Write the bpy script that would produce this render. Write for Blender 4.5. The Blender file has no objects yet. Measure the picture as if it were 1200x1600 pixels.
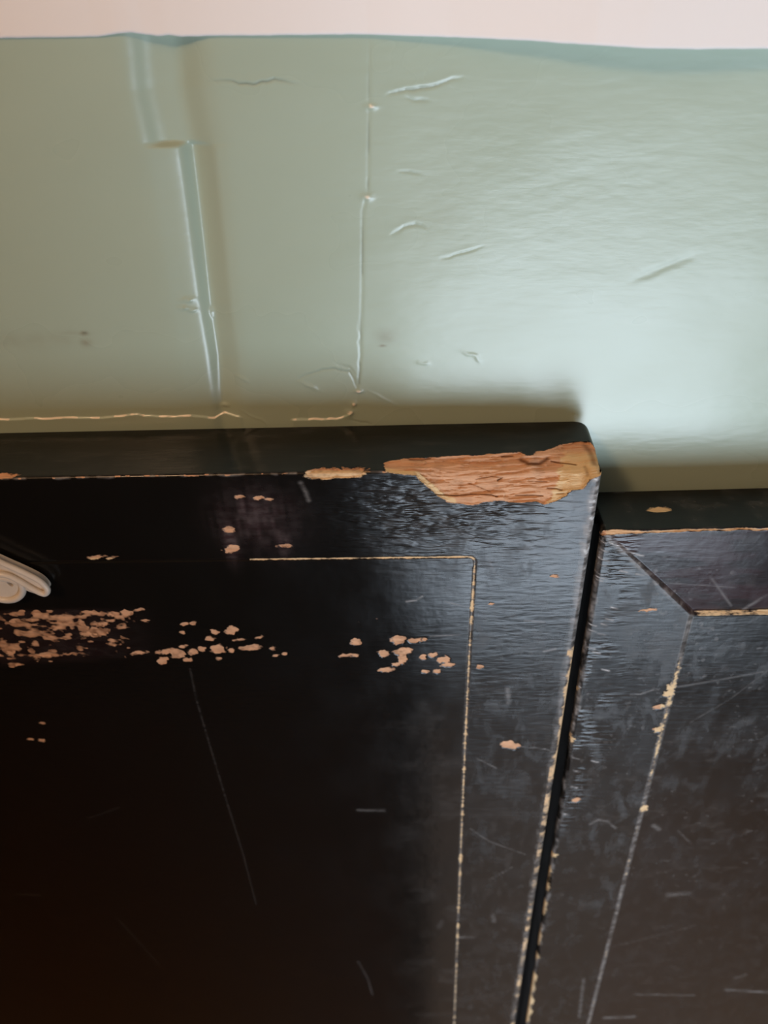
import bpy, bmesh, math
import numpy as np
from mathutils import Matrix, Vector

# ------------------------------------------------------------------ camera
F_PX = 1202.0
def _n(v):
    v = np.array(v, float); return v / np.linalg.norm(v)
XC = _n((25700, -386, -1202)); _D = _n((80, 1585, 1202))
ZC = _n(-(_D - XC * (_D @ XC))); YC = np.cross(ZC, XC)
ROT = np.array([XC, YC, ZC])
EYE = np.array([0.0, 0.0, 1.92])

scene = bpy.context.scene
COL = scene.collection
cd = bpy.data.cameras.new('camera'); cam = bpy.data.objects.new('camera', cd); COL.objects.link(cam)
cd.sensor_fit = 'VERTICAL'; cd.sensor_height = 36.0; cd.lens = F_PX / 1600.0 * 36.0
cd.clip_start = 0.01; cd.clip_end = 50
right = ROT @ np.array([1, 0, 0]); up = ROT @ np.array([0, -1, 0]); back = ROT @ np.array([0, 0, -1])
cam.matrix_world = Matrix(((right[0], up[0], back[0], EYE[0]), (right[1], up[1], back[1], EYE[1]),
                           (right[2], up[2], back[2], EYE[2]), (0, 0, 0, 1)))
cd.dof.use_dof = True; cd.dof.focus_distance = 0.31; cd.dof.aperture_fstop = 9.5
scene.camera = cam

# ------------------------------------------------------------------ light and exposure
vs = scene.view_settings
vs.view_transform = 'Standard'; vs.look = 'None'; vs.gamma = 1.0; vs.use_curve_mapping = False
vs.exposure = 0.06
world = bpy.data.worlds.new('world'); scene.world = world; world.use_nodes = True
bg = world.node_tree.nodes['Background']; bg.inputs[0].default_value = (0.55, 0.72, 1.0, 1); bg.inputs[1].default_value = 1.0

def area(name, loc, rot, sx, sy, power, color):
    l = bpy.data.lights.new(name, 'AREA'); l.shape = 'RECTANGLE'; l.size = sx; l.size_y = sy
    l.energy = power; l.color = color
    o = bpy.data.objects.new(name, l); COL.objects.link(o); o.location = loc; o.rotation_euler = rot
    return o
# daylight in the tall window behind the camera, right-hand side
WIN_X0, WIN_X1, WIN_Z0, WIN_Z1, WIN_Y = 0.02, 0.87, 0.28, 1.42, -1.15
area('window_daylight', ((WIN_X0 + WIN_X1) / 2, WIN_Y - 0.02, (WIN_Z0 + WIN_Z1) / 2), (math.radians(90), 0, 0),
     WIN_X1 - WIN_X0, WIN_Z1 - WIN_Z0, 32.0, (0.735, 0.86, 1.0))
# warm ceiling lamp to the left
lp = bpy.data.lights.new('ceiling_lamp_light', 'POINT'); lp.energy = 12.2; lp.color = (1.0, 0.62, 0.35); lp.shadow_soft_size = 0.07
lo = bpy.data.objects.new('ceiling_lamp_light', lp); COL.objects.link(lo); lo.location = (-0.45, -0.48, 2.42)

# ------------------------------------------------------------------ geometry of the place
WALL_Y = 0.287
L_TOP, L_RIGHT, L_FRONT, L_BACK, L_W = 1.7510, 0.0712, 0.249, 0.284, 0.45
R_TOP, R_LEFT, R_FRONT, R_BACK, R_W = 1.7171, 0.0754, 0.252, 0.2795, 0.45
R_ROLL = math.radians(0.62)

def ray(p):
    return ROT @ np.array([p[0] - 600.0, p[1] - 800.0, F_PX])
def on_y(p, y):
    d = ray(p); return EYE + d * (y / d[1])
def on_z(p, z):
    d = ray(p); return EYE + d * ((z - EYE[2]) / d[2])

# ------------------------------------------------------------------ numpy noise
def _hash(ix, iy, seed):
    h = (ix.astype(np.int64) * 374761393 + iy.astype(np.int64) * 668265263 + seed * 1442695041) & 0xFFFFFFFF
    h = ((h ^ (h >> 13)) * 1274126177) & 0xFFFFFFFF
    return ((h ^ (h >> 16)) & 0xFFFF) / 65535.0
def vnoise(x, y, seed=0):
    ix = np.floor(x); iy = np.floor(y); fx = x - ix; fy = y - iy
    fx = fx * fx * (3 - 2 * fx); fy = fy * fy * (3 - 2 * fy)
    a = _hash(ix, iy, seed); b = _hash(ix + 1, iy, seed); c = _hash(ix, iy + 1, seed); d = _hash(ix + 1, iy + 1, seed)
    return (a * (1 - fx) + b * fx) * (1 - fy) + (c * (1 - fx) + d * fx) * fy
def fbm(x, y, seed=0, octv=3):
    s = 0; a = 0.5; t = 0
    for k in range(octv):
        s = s + a * vnoise(x * 2 ** k, y * 2 ** k, seed + 17 * k); t += a; a *= 0.5
    return s / t
def sstep(a, b, x):
    t = np.clip((x - a) / (b - a), 0, 1); return t * t * (3 - 2 * t)
def poly_dist(X, Y, pts):
    """distance to a polyline, signed side (left positive), parameter 0..1"""
    best = np.full(X.shape, 1e9); side = np.zeros(X.shape); par = np.zeros(X.shape)
    m = len(pts) - 1
    for k in range(m):
        ax, ay = pts[k]; bx, by = pts[k + 1]; dx, dy = bx - ax, by - ay
        t = np.clip(((X - ax) * dx + (Y - ay) * dy) / (dx * dx + dy * dy + 1e-18), 0, 1)
        ex, ey = X - (ax + t * dx), Y - (ay + t * dy)
        d = np.hypot(ex, ey); w = d < best
        best = np.where(w, d, best); side = np.where(w, np.sign(dx * ey - dy * ex), side); par = np.where(w, (k + t) / m, par)
    return best, side, par
def in_poly(X, Y, pts):
    ins = np.zeros(X.shape, bool); n = len(pts); j = n - 1
    for i in range(n):
        xi, yi = pts[i]; xj, yj = pts[j]
        c = ((yi > Y) != (yj > Y)) & (X < (xj - xi) * (Y - yi) / (yj - yi + 1e-18) + xi)
        ins ^= c; j = i
    return ins
def axis(parts):
    out = [np.array([parts[0][0]])]
    for a, b, st in parts:
        n = max(1, int(math.ceil((b - a) / st))); out.append(np.linspace(a, b, n + 1)[1:])
    return np.concatenate(out)

# ------------------------------------------------------------------ mesh helpers
def mesh_from(name, V, Fq, mat, parent=None, attrs=None, smooth=True):
    me = bpy.data.meshes.new(name)
    V = np.ascontiguousarray(V, dtype=np.float32); Fq = np.ascontiguousarray(Fq, dtype=np.int32)
    me.vertices.add(len(V)); me.vertices.foreach_set('co', V.ravel())
    k = Fq.shape[1]
    me.loops.add(Fq.size); me.loops.foreach_set('vertex_index', Fq.ravel())
    me.polygons.add(len(Fq)); me.polygons.foreach_set('loop_start', np.arange(0, Fq.size, k, dtype=np.int32))
    me.polygons.foreach_set('use_smooth', np.full(len(Fq), smooth, dtype=bool))
    me.update(calc_edges=True); me.validate()
    for an, av in (attrs or {}).items():
        a = me.attributes.new(an, 'FLOAT', 'POINT'); a.data.foreach_set('value', np.ascontiguousarray(av, dtype=np.float32))
    if mat: me.materials.append(mat)
    o = bpy.data.objects.new(name, me); COL.objects.link(o)
    if parent: o.parent = parent
    return o
def subset(V, Fq, mask, attrs):
    f = Fq[mask]; u, inv = np.unique(f, return_inverse=True)
    return V[u], inv.reshape(f.shape), {k: v[u] for k, v in attrs.items()}
def grid_faces(nr, nc):
    i = np.arange(nr - 1)[:, None] * nc + np.arange(nc - 1)[None, :]
    return np.stack([i, i + 1, i + nc + 1, i + nc], -1).reshape(-1, 4)
def box_obj(name, lo_, hi_, mat, parent=None):
    (x0, y0, z0), (x1, y1, z1) = lo_, hi_
    V = [(x0, y0, z0), (x1, y0, z0), (x1, y1, z0), (x0, y1, z0), (x0, y0, z1), (x1, y0, z1), (x1, y1, z1), (x0, y1, z1)]
    Fq = [(0, 3, 2, 1), (4, 5, 6, 7), (0, 1, 5, 4), (1, 2, 6, 5), (2, 3, 7, 6), (3, 0, 4, 7)]
    return mesh_from(name, np.array(V), np.array(Fq), mat, parent, smooth=False)
def empty(name, loc):
    o = bpy.data.objects.new(name, None); COL.objects.link(o); o.location = loc; o.empty_display_size = 0.05
    return o
def tag(o, label=None, cat=None, group=None, kind=None):
    for k, v in (('label', label), ('category', cat), ('group', group), ('kind', kind)):
        if v: o[k] = v
    return o

# ------------------------------------------------------------------ node helpers
class NT:
    def __init__(s, name):
        s.m = bpy.data.materials.new(name); s.m.use_nodes = True; s.t = s.m.node_tree
        s.b = s.t.nodes['Principled BSDF']
    def node(s, typ, **kw):
        n = s.t.nodes.new(typ)
        for k, v in kw.items(): setattr(n, k, v)
        return n
    def put(s, sock, v):
        if hasattr(v, 'is_linked') or isinstance(v, bpy.types.NodeSocket): s.t.links.new(v, sock)
        elif isinstance(v, (tuple, list)) and sock.type == 'RGBA' and len(v) == 3: sock.default_value = (*v, 1)
        else: sock.default_value = v
    def attr(s, name):
        n = s.node('ShaderNodeAttribute'); n.attribute_name = name; return n.outputs['Fac']
    def math(s, op, a, b=0.0, c=None, clamp=False):
        n = s.node('ShaderNodeMath', operation=op); n.use_clamp = clamp
        s.put(n.inputs[0], a); s.put(n.inputs[1], b)
        if c is not None: s.put(n.inputs[2], c)
        return n.outputs[0]
    def mix(s, f, a, b):
        n = s.node('ShaderNodeMix', data_type='RGBA'); s.put(n.inputs['Factor'], f); s.put(n.inputs['A'], a); s.put(n.inputs['B'], b)
        return n.outputs['Result']
    def mixf(s, f, a, b):
        n = s.node('ShaderNodeMix', data_type='FLOAT'); s.put(n.inputs['Factor'], f); s.put(n.inputs['A'], a); s.put(n.inputs['B'], b)
        return n.outputs['Result']
    def coords(s, scale, rot=(0, 0, 0)):
        if not hasattr(s, 'tc'): s.tc = s.node('ShaderNodeTexCoord')
        mp = s.node('ShaderNodeMapping'); s.t.links.new(s.tc.outputs['Object'], mp.inputs['Vector'])
        mp.inputs['Scale'].default_value = scale; mp.inputs['Rotation'].default_value = rot
        return mp.outputs[0]
    def noise(s, scale, vec, detail=3, rough=0.5, dist=0.0):
        n = s.node('ShaderNodeTexNoise'); n.inputs['Scale'].default_value = scale; n.inputs['Detail'].default_value = detail
        n.inputs['Roughness'].default_value = rough; n.inputs['Distortion'].default_value = dist
        s.t.links.new(vec, n.inputs['Vector']); return n.outputs['Fac']
    def ramp(s, v, a, b, lo=0.0, hi=1.0):
        n = s.node('ShaderNodeMapRange'); n.interpolation_type = 'SMOOTHSTEP'
        s.put(n.inputs['Value'], v); s.put(n.inputs['From Min'], a); s.put(n.inputs['From Max'], b)
        s.put(n.inputs['To Min'], lo); s.put(n.inputs['To Max'], hi); return n.outputs[0]
    def bump(s, h, strength, dist, normal=None):
        n = s.node('ShaderNodeBump'); s.put(n.inputs['Strength'], strength); n.inputs['Distance'].default_value = dist
        s.put(n.inputs['Height'], h)
        if normal is not None: s.t.links.new(normal, n.inputs['Normal'])
        return n.outputs[0]
    def set(s, **kw):
        for k, v in kw.items(): s.put(s.b.inputs[k.replace('_', ' ')], v)
        return s.m

def mat_plain(name, col, rough=0.6, var=0.12, scale=30, stretch=(1, 1, 1), spec=0.5):
    t = NT(name); n = t.noise(scale, t.coords(stretch), 4)
    c = t.mix(n, tuple(v * (1 - var) for v in col), tuple(min(1, v * (1 + var)) for v in col))
    return t.set(Base_Color=c, Roughness=rough, Specular_IOR_Level=spec, Normal=t.bump(n, 0.15, 0.002))

def mat_green_wall():
    t = NT('green wall paint')
    big = t.noise(14, t.coords((1, 1, 1.5)), 3)
    fine = t.noise(220, t.coords((0.35, 1, 1.3)), 4, 0.6)
    c = t.mix(big, (0.36, 0.435, 0.34), (0.40, 0.475, 0.375))
    st = t.math('MULTIPLY', t.attr('stain'), t.ramp(t.noise(180, t.coords((0.6, 1, 1)), 3), 0.3, 0.7, 0.35, 1.0), clamp=True)
    c = t.mix(st, c, (0.17, 0.105, 0.045))
    c = t.mix(t.ramp(t.attr('dirt'), 0, 1), c, (0.13, 0.14, 0.10))
    c = t.mix(t.ramp(t.attr('chip'), 0.25, 0.6), c, (0.80, 0.72, 0.58))
    r = t.ramp(big, 0.3, 0.7, 0.26, 0.31)
    b = t.bump(t.noise(60, t.coords((0.5, 1, 1.2)), 3), 0.05, 0.003)
    return t.set(Base_Color=c, Roughness=r, Specular_IOR_Level=0.5, Normal=t.bump(fine, 0.10, 0.0008, b))

def mat_lacquer():
    t = NT('worn black lacquer over wood')
    mid = t.noise(45, t.coords((1, 1, 0.6)), 4, 0.6, 0.0)
    # wood under the lacquer
    fib = t.noise(420, t.coords((0.10, 1, 1.0), (0, math.radians(4), 0)), 4, 0.65)
    w = t.mix(fib, (0.50, 0.245, 0.125), (0.76, 0.46, 0.28))
    blot = t.noise(260, t.coords((0.6, 1, 1)), 3)
    w = t.mix(t.ramp(blot, 0.48, 0.78, 0, 0.35), w, (0.20, 0.085, 0.04))
    w = t.mix(t.attr('cream'), w, t.mix(fib, (0.60, 0.39, 0.19), (0.80, 0.61, 0.36)))
    w = t.mix(t.ramp(t.attr('dark'), 0, 1), w, (0.10, 0.035, 0.012))
    # lacquer
    k = t.mix(t.attr('red'), (0.0052, 0.0046, 0.0040), (0.022, 0.0085, 0.010))
    speck = t.noise(330, t.coords((0.45, 1, 1.1)), 3, 0.6)
    smear = t.ramp(t.noise(75, t.coords((1.2, 1, 0.55), (0, math.radians(-8), 0)), 5, 0.62, 0.5), 0.46, 0.68)
    sc = t.math('MULTIPLY', t.attr('scuff_glint'), t.ramp(speck, 0.32, 0.68, 0.25, 1.0), clamp=True)
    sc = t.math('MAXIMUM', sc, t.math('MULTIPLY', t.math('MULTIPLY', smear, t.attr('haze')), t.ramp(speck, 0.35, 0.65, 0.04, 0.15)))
    k = t.mix(sc, k, t.mix(t.ramp(sc, 0.6, 0.95), (0.34, 0.31, 0.29), (0.78, 0.77, 0.76)))  # strongest values go near white, for the painted glints
    edge = t.math('MULTIPLY_ADD', t.math('SUBTRACT', t.noise(520, t.coords((0.55, 1, 1)), 4, 0.65), 0.5), 2.4, t.attr('bare'))
    m = t.ramp(edge, -0.30, 0.38)
    c = t.mix(m, k, w)
    rl = t.math('ADD', t.math('ADD', t.ramp(mid, 0.3, 0.7, 0.16, 0.23), t.math('MULTIPLY', t.math('MULTIPLY', t.attr('haze'), t.ramp(smear, 0, 1, 0.35, 1.25)), 0.24)), t.math('MULTIPLY', sc, 0.25))
    wr = t.noise(520, t.coords((0.17, 1, 0.85), (0, math.radians(11), 0)), 2, 0.5, 0.25)
    n1 = t.bump(mid, 0.06, 0.004)
    n2 = t.bump(wr, t.math('MULTIPLY', t.attr('wrinkle'), t.math('SUBTRACT', 1.0, m)), 0.0019, n1)
    n3 = t.bump(fib, t.math('MULTIPLY', m, 0.75), 0.0014, n2)
    return t.set(Base_Color=c, Roughness=t.mixf(m, rl, 0.8), Specular_IOR_Level=t.mixf(m, 0.32, 0.2), Normal=n3)

def mat_white_plaster():
    t = NT('white plaster'); n = t.noise(90, t.coords((0.4, 1, 1)), 4); d = t.noise(9, t.coords((1, 1, 1)), 2)
    c = t.mix(d, (0.80, 0.74, 0.70), (0.86, 0.81, 0.77))
    return t.set(Base_Color=c, Roughness=0.7, Normal=t.bump(n, 0.2, 0.001))

def mat_hook():
    t = NT('aged white plastic'); n = t.noise(160, t.coords((1, 1, 1)), 3)
    return t.set(Base_Color=t.mix(n, (0.56, 0.49, 0.41), (0.70, 0.63, 0.55)), Roughness=0.36, Normal=t.bump(n, 0.1, 0.0006))

def mat_floor():
    t = NT('brown floorboards'); n = t.noise(18, t.coords((0.6, 6, 1)), 5, 0.6)
    return t.set(Base_Color=t.mix(n, (0.22, 0.115, 0.06), (0.36, 0.195, 0.10)), Roughness=0.5)

M_WALL = mat_green_wall(); M_LAC = mat_lacquer(); M_WHITE = mat_white_plaster(); M_HOOK = mat_hook(); M_FLOOR = mat_floor()
M_ROOM = mat_plain('room plaster', (0.20, 0.17, 0.13), 0.8); M_CEIL = mat_plain('ceiling paint', (0.62, 0.58, 0.53), 0.8)
M_FRAME = mat_plain('window frame paint', (0.7, 0.7, 0.68), 0.4)
M_BLOCKER = mat_plain('dark blocker wood', (0.10, 0.05, 0.03), 0.45, 0.2, 20, (6, 6, 0.5))
M_DARKWOOD = mat_plain('dark core wood', (0.02, 0.014, 0.010), 0.7)

# ------------------------------------------------------------------ the room
RX0, RX1, RY0, RZ1 = -1.5, 1.6, WIN_Y, 2.6
tag(box_obj('floor', (RX0, RY0, -0.05), (RX1, WALL_Y + 0.05, 0.0), M_FLOOR), 'brown wooden floor of the room', kind='structure')
tag(box_obj('ceiling', (RX0, RY0, RZ1), (RX1, WALL_Y + 0.05, RZ1 + 0.05), M_CEIL), 'pale ceiling above the room', kind='structure')
tag(box_obj('wall_left', (RX0 - 0.05, RY0, 0), (RX0, WALL_Y + 0.05, RZ1), M_ROOM), 'plain plaster wall on the left', kind='structure')
tag(box_obj('wall_right', (RX1, RY0, 0), (RX1 + 0.05, WALL_Y + 0.05, RZ1), M_ROOM), 'plain plaster wall on the right', kind='structure')
def room_front():
    V = []; Fq = []
    def b(x0, x1, z0, z1):
        k = len(V); y0, y1 = RY0 - 0.08, RY0
        V.extend([(x0, y0, z0), (x1, y0, z0), (x1, y1, z0), (x0, y1, z0), (x0, y0, z1), (x1, y0, z1), (x1, y1, z1), (x0, y1, z1)])
        Fq.extend([tuple(k + i for i in f) for f in [(0, 3, 2, 1), (4, 5, 6, 7), (0, 1, 5, 4), (1, 2, 6, 5), (2, 3, 7, 6), (3, 0, 4, 7)]])
    b(RX0, WIN_X0, 0, RZ1); b(WIN_X1, RX1, 0, RZ1); b(WIN_X0, WIN_X1, WIN_Z1, RZ1); b(WIN_X0, WIN_X1, 0, WIN_Z0)
    return tag(mesh_from('wall_front', np.array(V), np.array(Fq), M_ROOM, smooth=False), 'plaster wall with the tall window, behind the viewer', kind='structure')
room_front()
# added door-shaped blocker, out of view, keeping window light off the left side
def build_blocker():
    x0, x1, y0, y1 = -0.035, 0.005, RY0 + 0.01, -0.10
    root = tag(empty('window_blocker', ((x0 + x1) / 2, y0, 0)), 'added dark door-shaped board shading the left from the window, behind the viewer', kind='structure')
    off = np.array(root.location)
    def b(n, lo_, hi_): return box_obj(n, tuple(np.array(lo_) - off), tuple(np.array(hi_) - off), M_BLOCKER, root)
    for a, c in ((y0, y0 + 0.11), (y1 - 0.11, y1)): b('stile', (x0, a, 0.01), (x1, c, 2.05))
    for a, c in ((0.01, 0.22), (0.95, 1.08), (1.93, 2.05)): b('rail', (x0, y0 + 0.11, a), (x1, y1 - 0.11, c))
    for a, c in ((0.22, 0.95), (1.08, 1.93)): b('blocker_panel', (x0 + 0.012, y0 + 0.11, a), (x1 - 0.012, y1 - 0.11, c))
build_blocker()

# ------------------------------------------------------------------ green wall
def wall_uv(p):
    q = on_y(p, WALL_Y); return (q[0] * 1000, q[2] * 1000)
def build_wall():
    xs = axis([(RX0, -0.24, 0.06), (-0.24, -0.205, 0.002), (-0.205, 0.205, 0.0004), (0.205, 0.24, 0.002), (0.24, RX1, 0.06)])
    zs = axis([(0, 1.55, 0.1), (1.55, 1.69, 0.004), (1.69, 1.902, 0.00042), (1.902, RZ1, 0.06)])
    X, Z = np.meshgrid(xs * 1000, zs * 1000)
    H = np.zeros(X.shape)                                   # mm towards the room
    W = lambda *ps: [wall_uv(p) for p in ps]
    # uneven plaster
    H += 1.1 * (fbm(X / 60, Z / 45, 3, 2) - 0.5) + 0.05 * (fbm(X / 9, Z / 4.5, 5, 3) - 0.5) + 0.012 * (fbm(X / 2.6, Z / 1.2, 9, 2) - 0.5)
    # vertical trough where two stretches of plaster meet
    cl = W((262, 20), (266, 60), (272, 140), (290, 228), (303, 330), (322, 480), (335, 560), (342, 640), (348, 720))
    zc = np.array([c[1] for c in cl])[::-1]; xc = np.array([c[0] for c in cl])[::-1]
    d = X - np.interp(Z, zc, xc)
    zstep = wall_uv((262, 228))[1] - 0.02 * d
    def sp(px_, py_, w):
        g = np.linspace(-30, 30, 601); v = np.interp(g, px_, py_); kk = np.exp(-(np.arange(-30, 31) * 0.1 / w) ** 2); v = np.convolve(np.pad(v, 30, 'edge'), kk / kk.sum(), 'valid'); return np.interp(d, g, v)
    upper = sp([-18, -14, -9.0, 1.5, 9, 13, 16], [0, -0.3, -3.6, -5.2, -1.2, -0.2, 0], 2.6)
    lower = sp([-18, -14, -6, -2.6, 1.0, 3.5, 10, 14], [0, -0.2, -1.7, -2.6, -7.6, -5.8, -0.7, 0], 1.5)
    k = np.interp(Z, [wall_uv((345, 660))[1], wall_uv((335, 560))[1], wall_uv((310, 400))[1], wall_uv((290, 228))[1]], [0.22, 0.6, 0.8, 0.9])
    up_m = sstep(-1.2, 0.8, Z - zstep); H += upper * up_m + lower * k * (1 - up_m)
    # torn lip of paint just above the panel
    for pts, depth, wob in ((((-200, 655), (20, 654), (160, 651), (215, 646), (250, 650), (300, 649), (335, 653), (350, 646), (380, 652)), 0.9, 1),
                            (((452, 655), (470, 654), (510, 655), (535, 652), (552, 644)), 0.8, 1)):
        P = W(*pts); px = np.array([q[0] for q in P]); pz = np.array([q[1] for q in P])
        zz = np.interp(X, px, pz) + 0.5 * (vnoise(X / 3.2, X * 0 + 1, 21) - 0.5)
        m = sstep(px[0] - 0.1, px[0] + 2, X) * (1 - sstep(px[-1] - 2, px[-1] + 0.1, X))
        H += m * 0.75 * (1 - sstep(-0.5, 0.3, Z - zz)) * np.exp(-np.maximum(zz - Z, 0) / 5.0)
        if wob:
            lip_highlight = 1.0 * np.exp(-((Z - zz + 0.05) / 0.42) ** 2) * m * (0.45 + 0.55 * vnoise(X / 2, X * 0, 33)) * sstep(0.42, 0.62, vnoise(X / 5.0, X * 0, 31))  # cream highlight along the lip, painted into the colour
            build_wall.chip = np.maximum(getattr(build_wall, 'chip', 0), lip_highlight)
    chip = build_wall.chip
    dirt = np.zeros(X.shape); stain = np.zeros(X.shape)
    def crack(pts, wd=0.5, dep=0.45, dk=0.5, up_=0.0):
        nonlocal H, dirt
        P = W(*pts); dd, sd, pr = poly_dist(X + 1.2 * (vnoise(X / 3, Z / 3, 77) - 0.5), Z + 0.8 * (vnoise(X / 2.5, Z / 3, 78) - 0.5), P)
        tap = np.sin(np.clip(pr, 0.02, 0.98) * math.pi) ** 0.6
        g = np.exp(-(dd / wd) ** 2) * tap
        H -= 0.45 * dep * g; H += 0.22 * up_ * np.exp(-(dd / (wd * 4)) ** 2) * tap * (sd > 0); dirt = np.maximum(dirt, dk * g)
    crack([(322, 126), (350, 124), (372, 129), (395, 131), (415, 128), (428, 122), (446, 127), (470, 131)], 0.42, 0.7, 0.6, 0.5)
    crack([(607, 148), (622, 143), (660, 138), (695, 128), (724, 119)], 0.55, 0.7, 0.45, 0.6)
    crack([(636, 152), (652, 155), (672, 156)], 0.5, 0.5, 0.3, 0.3)
    crack([(612, 366), (630, 355), (650, 350), (668, 358)], 0.5, 0.5, 0.3, 0.3)
    crack([(690, 402), (712, 398), (735, 392), (755, 385)], 0.5, 0.5, 0.25, 0.4)
    crack([(622, 268), (640, 268), (660, 272)], 0.5, 0.4, 0.3, 0.2)
    crack([(985, 440), (1020, 424), (1055, 410), (1088, 399)], 1.4, 0.5, 0.14)
    crack([(455, 600), (480, 585), (505, 578), (525, 577), (545, 581), (556, 596), (558, 612)], 0.6, 0.6, 0.3, 0.4)
    crack([(520, 566), (545, 574), (556, 588)], 0.5, 0.4, 0.25, 0.2)
    crack([(570, 608), (595, 622), (625, 636)], 0.7, -0.35, 0.0, 0.0)
    crack([(462, 594), (480, 602), (500, 610)], 0.9, -0.8, 0.0, 0.0)
    crack([(365, 588), (380, 592), (390, 600)], 0.9, -0.6, 0.0, 0.0)
    crack([(370, 640), (400, 652), (420, 664)], 0.6, -0.4, 0.0, 0.0)
    crack([(540, 655), (572, 661), (582, 664)], 0.4, 0.4, 0.5)
    crack([(722, 548), (745, 556), (752, 566)], 0.8, -0.5, 0.0)
    crack([(650, 566), (672, 568)], 0.8, -0.4, 0.0)
    crack([(560, 500), (563, 540), (560, 600), (556, 640)], 0.6, 0.25, 0.12)
    # thin vertical seam
    P = W((577, 50), (577, 170), (575, 300), (567, 330), (566, 450), (563, 570), (561, 600))
    dd, sd, pr = poly_dist(X, Z, P)
    H -= 0.09 * np.exp(-(dd / 0.7) ** 2); H += 0.02 * np.exp(-(dd / 2.2) ** 2) * (sd > 0)
    dirt = np.maximum(dirt, 0.42 * np.exp(-(dd / 0.55) ** 2) * sstep(0.25, 0.6, vnoise(X / 4, Z / 6, 12)))
    def blob(arr, c, rx, rz, v):
        q = wall_uv(c); return np.maximum(arr, v * np.exp(-(((X - q[0]) / rx) ** 2 + ((Z - q[1]) / rz) ** 2)))
    for c, rx, rz in (((580, 167), 1.9, 0.8), ((573, 308), 2.0, 1.1), ((560, 612), 1.6, 0.9), ((553, 632), 1.2, 1.4), ((547, 645), 2.0, 1.3),
                      ((294, 470), 2.6, 1.1), ((288, 482), 2.2, 0.9), ((300, 486), 1.6, 0.7), ((328, 495), 1.0, 2.0), ((350, 636), 1.8, 0.9)):
        g = blob(np.zeros(X.shape), c, rx, rz, 1.0) * (0.45 + 0.55 * vnoise(X / 1.3, Z / 0.8, 41)); H += 0.7 * g
        if c[0] > 500: chip = np.maximum(chip, 0.75 * g)
    stain = blob(stain, (132, 521), 1.9, 1.0, 1.0); stain = blob(stain, (134, 535), 2.3, 2.0, 0.45)
    for c, rx, rz, v in (((90, 530), 5, 2.8, 0.30), ((60, 533), 9, 3.5, 0.16), ((20, 535), 8, 3.8, 0.18), ((8, 538), 4, 2, 0.2), ((105, 520), 6, 1.0, 0.2),
                         ((604, 525), 4.2, 3.2, 0.34), ((598, 540), 1.5, 0.6, 0.9), ((680, 330), 12, 18, 0.06)):
        stain = blob(stain, c, rx, rz, v)
    dirt = blob(dirt, (132, 520), 1.3, 0.6, 0.6)
    # shallow step of an old repair above the trough's kink
    q = wall_uv((260, 228)); H += 0.0 * X
    V = np.stack([X / 1000, WALL_Y - H / 1000, Z / 1000], -1).reshape(-1, 3)
    o = mesh_from('wall_back', V, grid_faces(len(zs), len(xs)), M_WALL, attrs=dict(chip=chip.ravel(), dirt=dirt.ravel(), stain=stain.ravel()))
    return tag(o, 'cracked pale green painted wall with a vertical trough', kind='structure')
build_wall()

# white band above the green paint, its lower edge standing off the wall towards the right
def build_band():
    px = np.array([-400, 0, 150, 185, 205, 225, 245, 262, 285, 330, 575, 700, 830, 880, 930, 1010, 1090, 1130, 1200, 1700], float)
    py = np.array([64, 60, 58, 53, 51, 54, 57, 55, 57.5, 56.5, 54, 58.5, 64, 68, 71, 76, 77.5, 77, 76.5, 76], float)
    pr = np.array([0.6, 0.7, 0.7, 1.2, 1.2, 0.9, 1.0, 1.2, 1.2, 1.4, 2.2, 4.8, 9.0, 10.5, 12.0, 12.6, 12.0, 11.6, 11.0, 10.5], float)
    pts = []
    t = np.linspace(-400, 1700, 900)
    for a, b, p in zip(t, np.interp(t, px, py) + 0.8 * (vnoise(t / 14, t * 0, 5) - 0.5), np.interp(t, px, pr)):
        q = on_y((a, b), WALL_Y - p / 1000); pts.append((q[0], q[1], q[2], p))
    pts = [(RX0, WALL_Y - 0.0006, pts[0][2], 0.6)] + pts + [(RX1, WALL_Y - 0.006, pts[-1][2], 6)]
    rows = []
    hs = [None, 0.0, 0.0004, 0.001, 0.004, 0.008, 0.014, 0.022, 0.04, 0.1, 0.3, 0.70]
    for h in hs:
        r = []
        for (x, y, z, p) in pts:
            if h is None: r.append((x, WALL_Y + 0.008, z + 0.0003))
            else:
                rd = 0.0004 - min(h, 0.0004); pp = p / 1000
                r.append((x, WALL_Y - pp + rd - 0.002 * min(h / 0.1, 1), z + h))
        rows.append(r)
    V = np.array(rows).reshape(-1, 3)
    o = mesh_from('trim_1', V, grid_faces(len(hs), len(pts)), M_WHITE)
    return tag(o, 'white plaster band with wavy lower edge above the green wall', kind='structure')
build_band()

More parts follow.
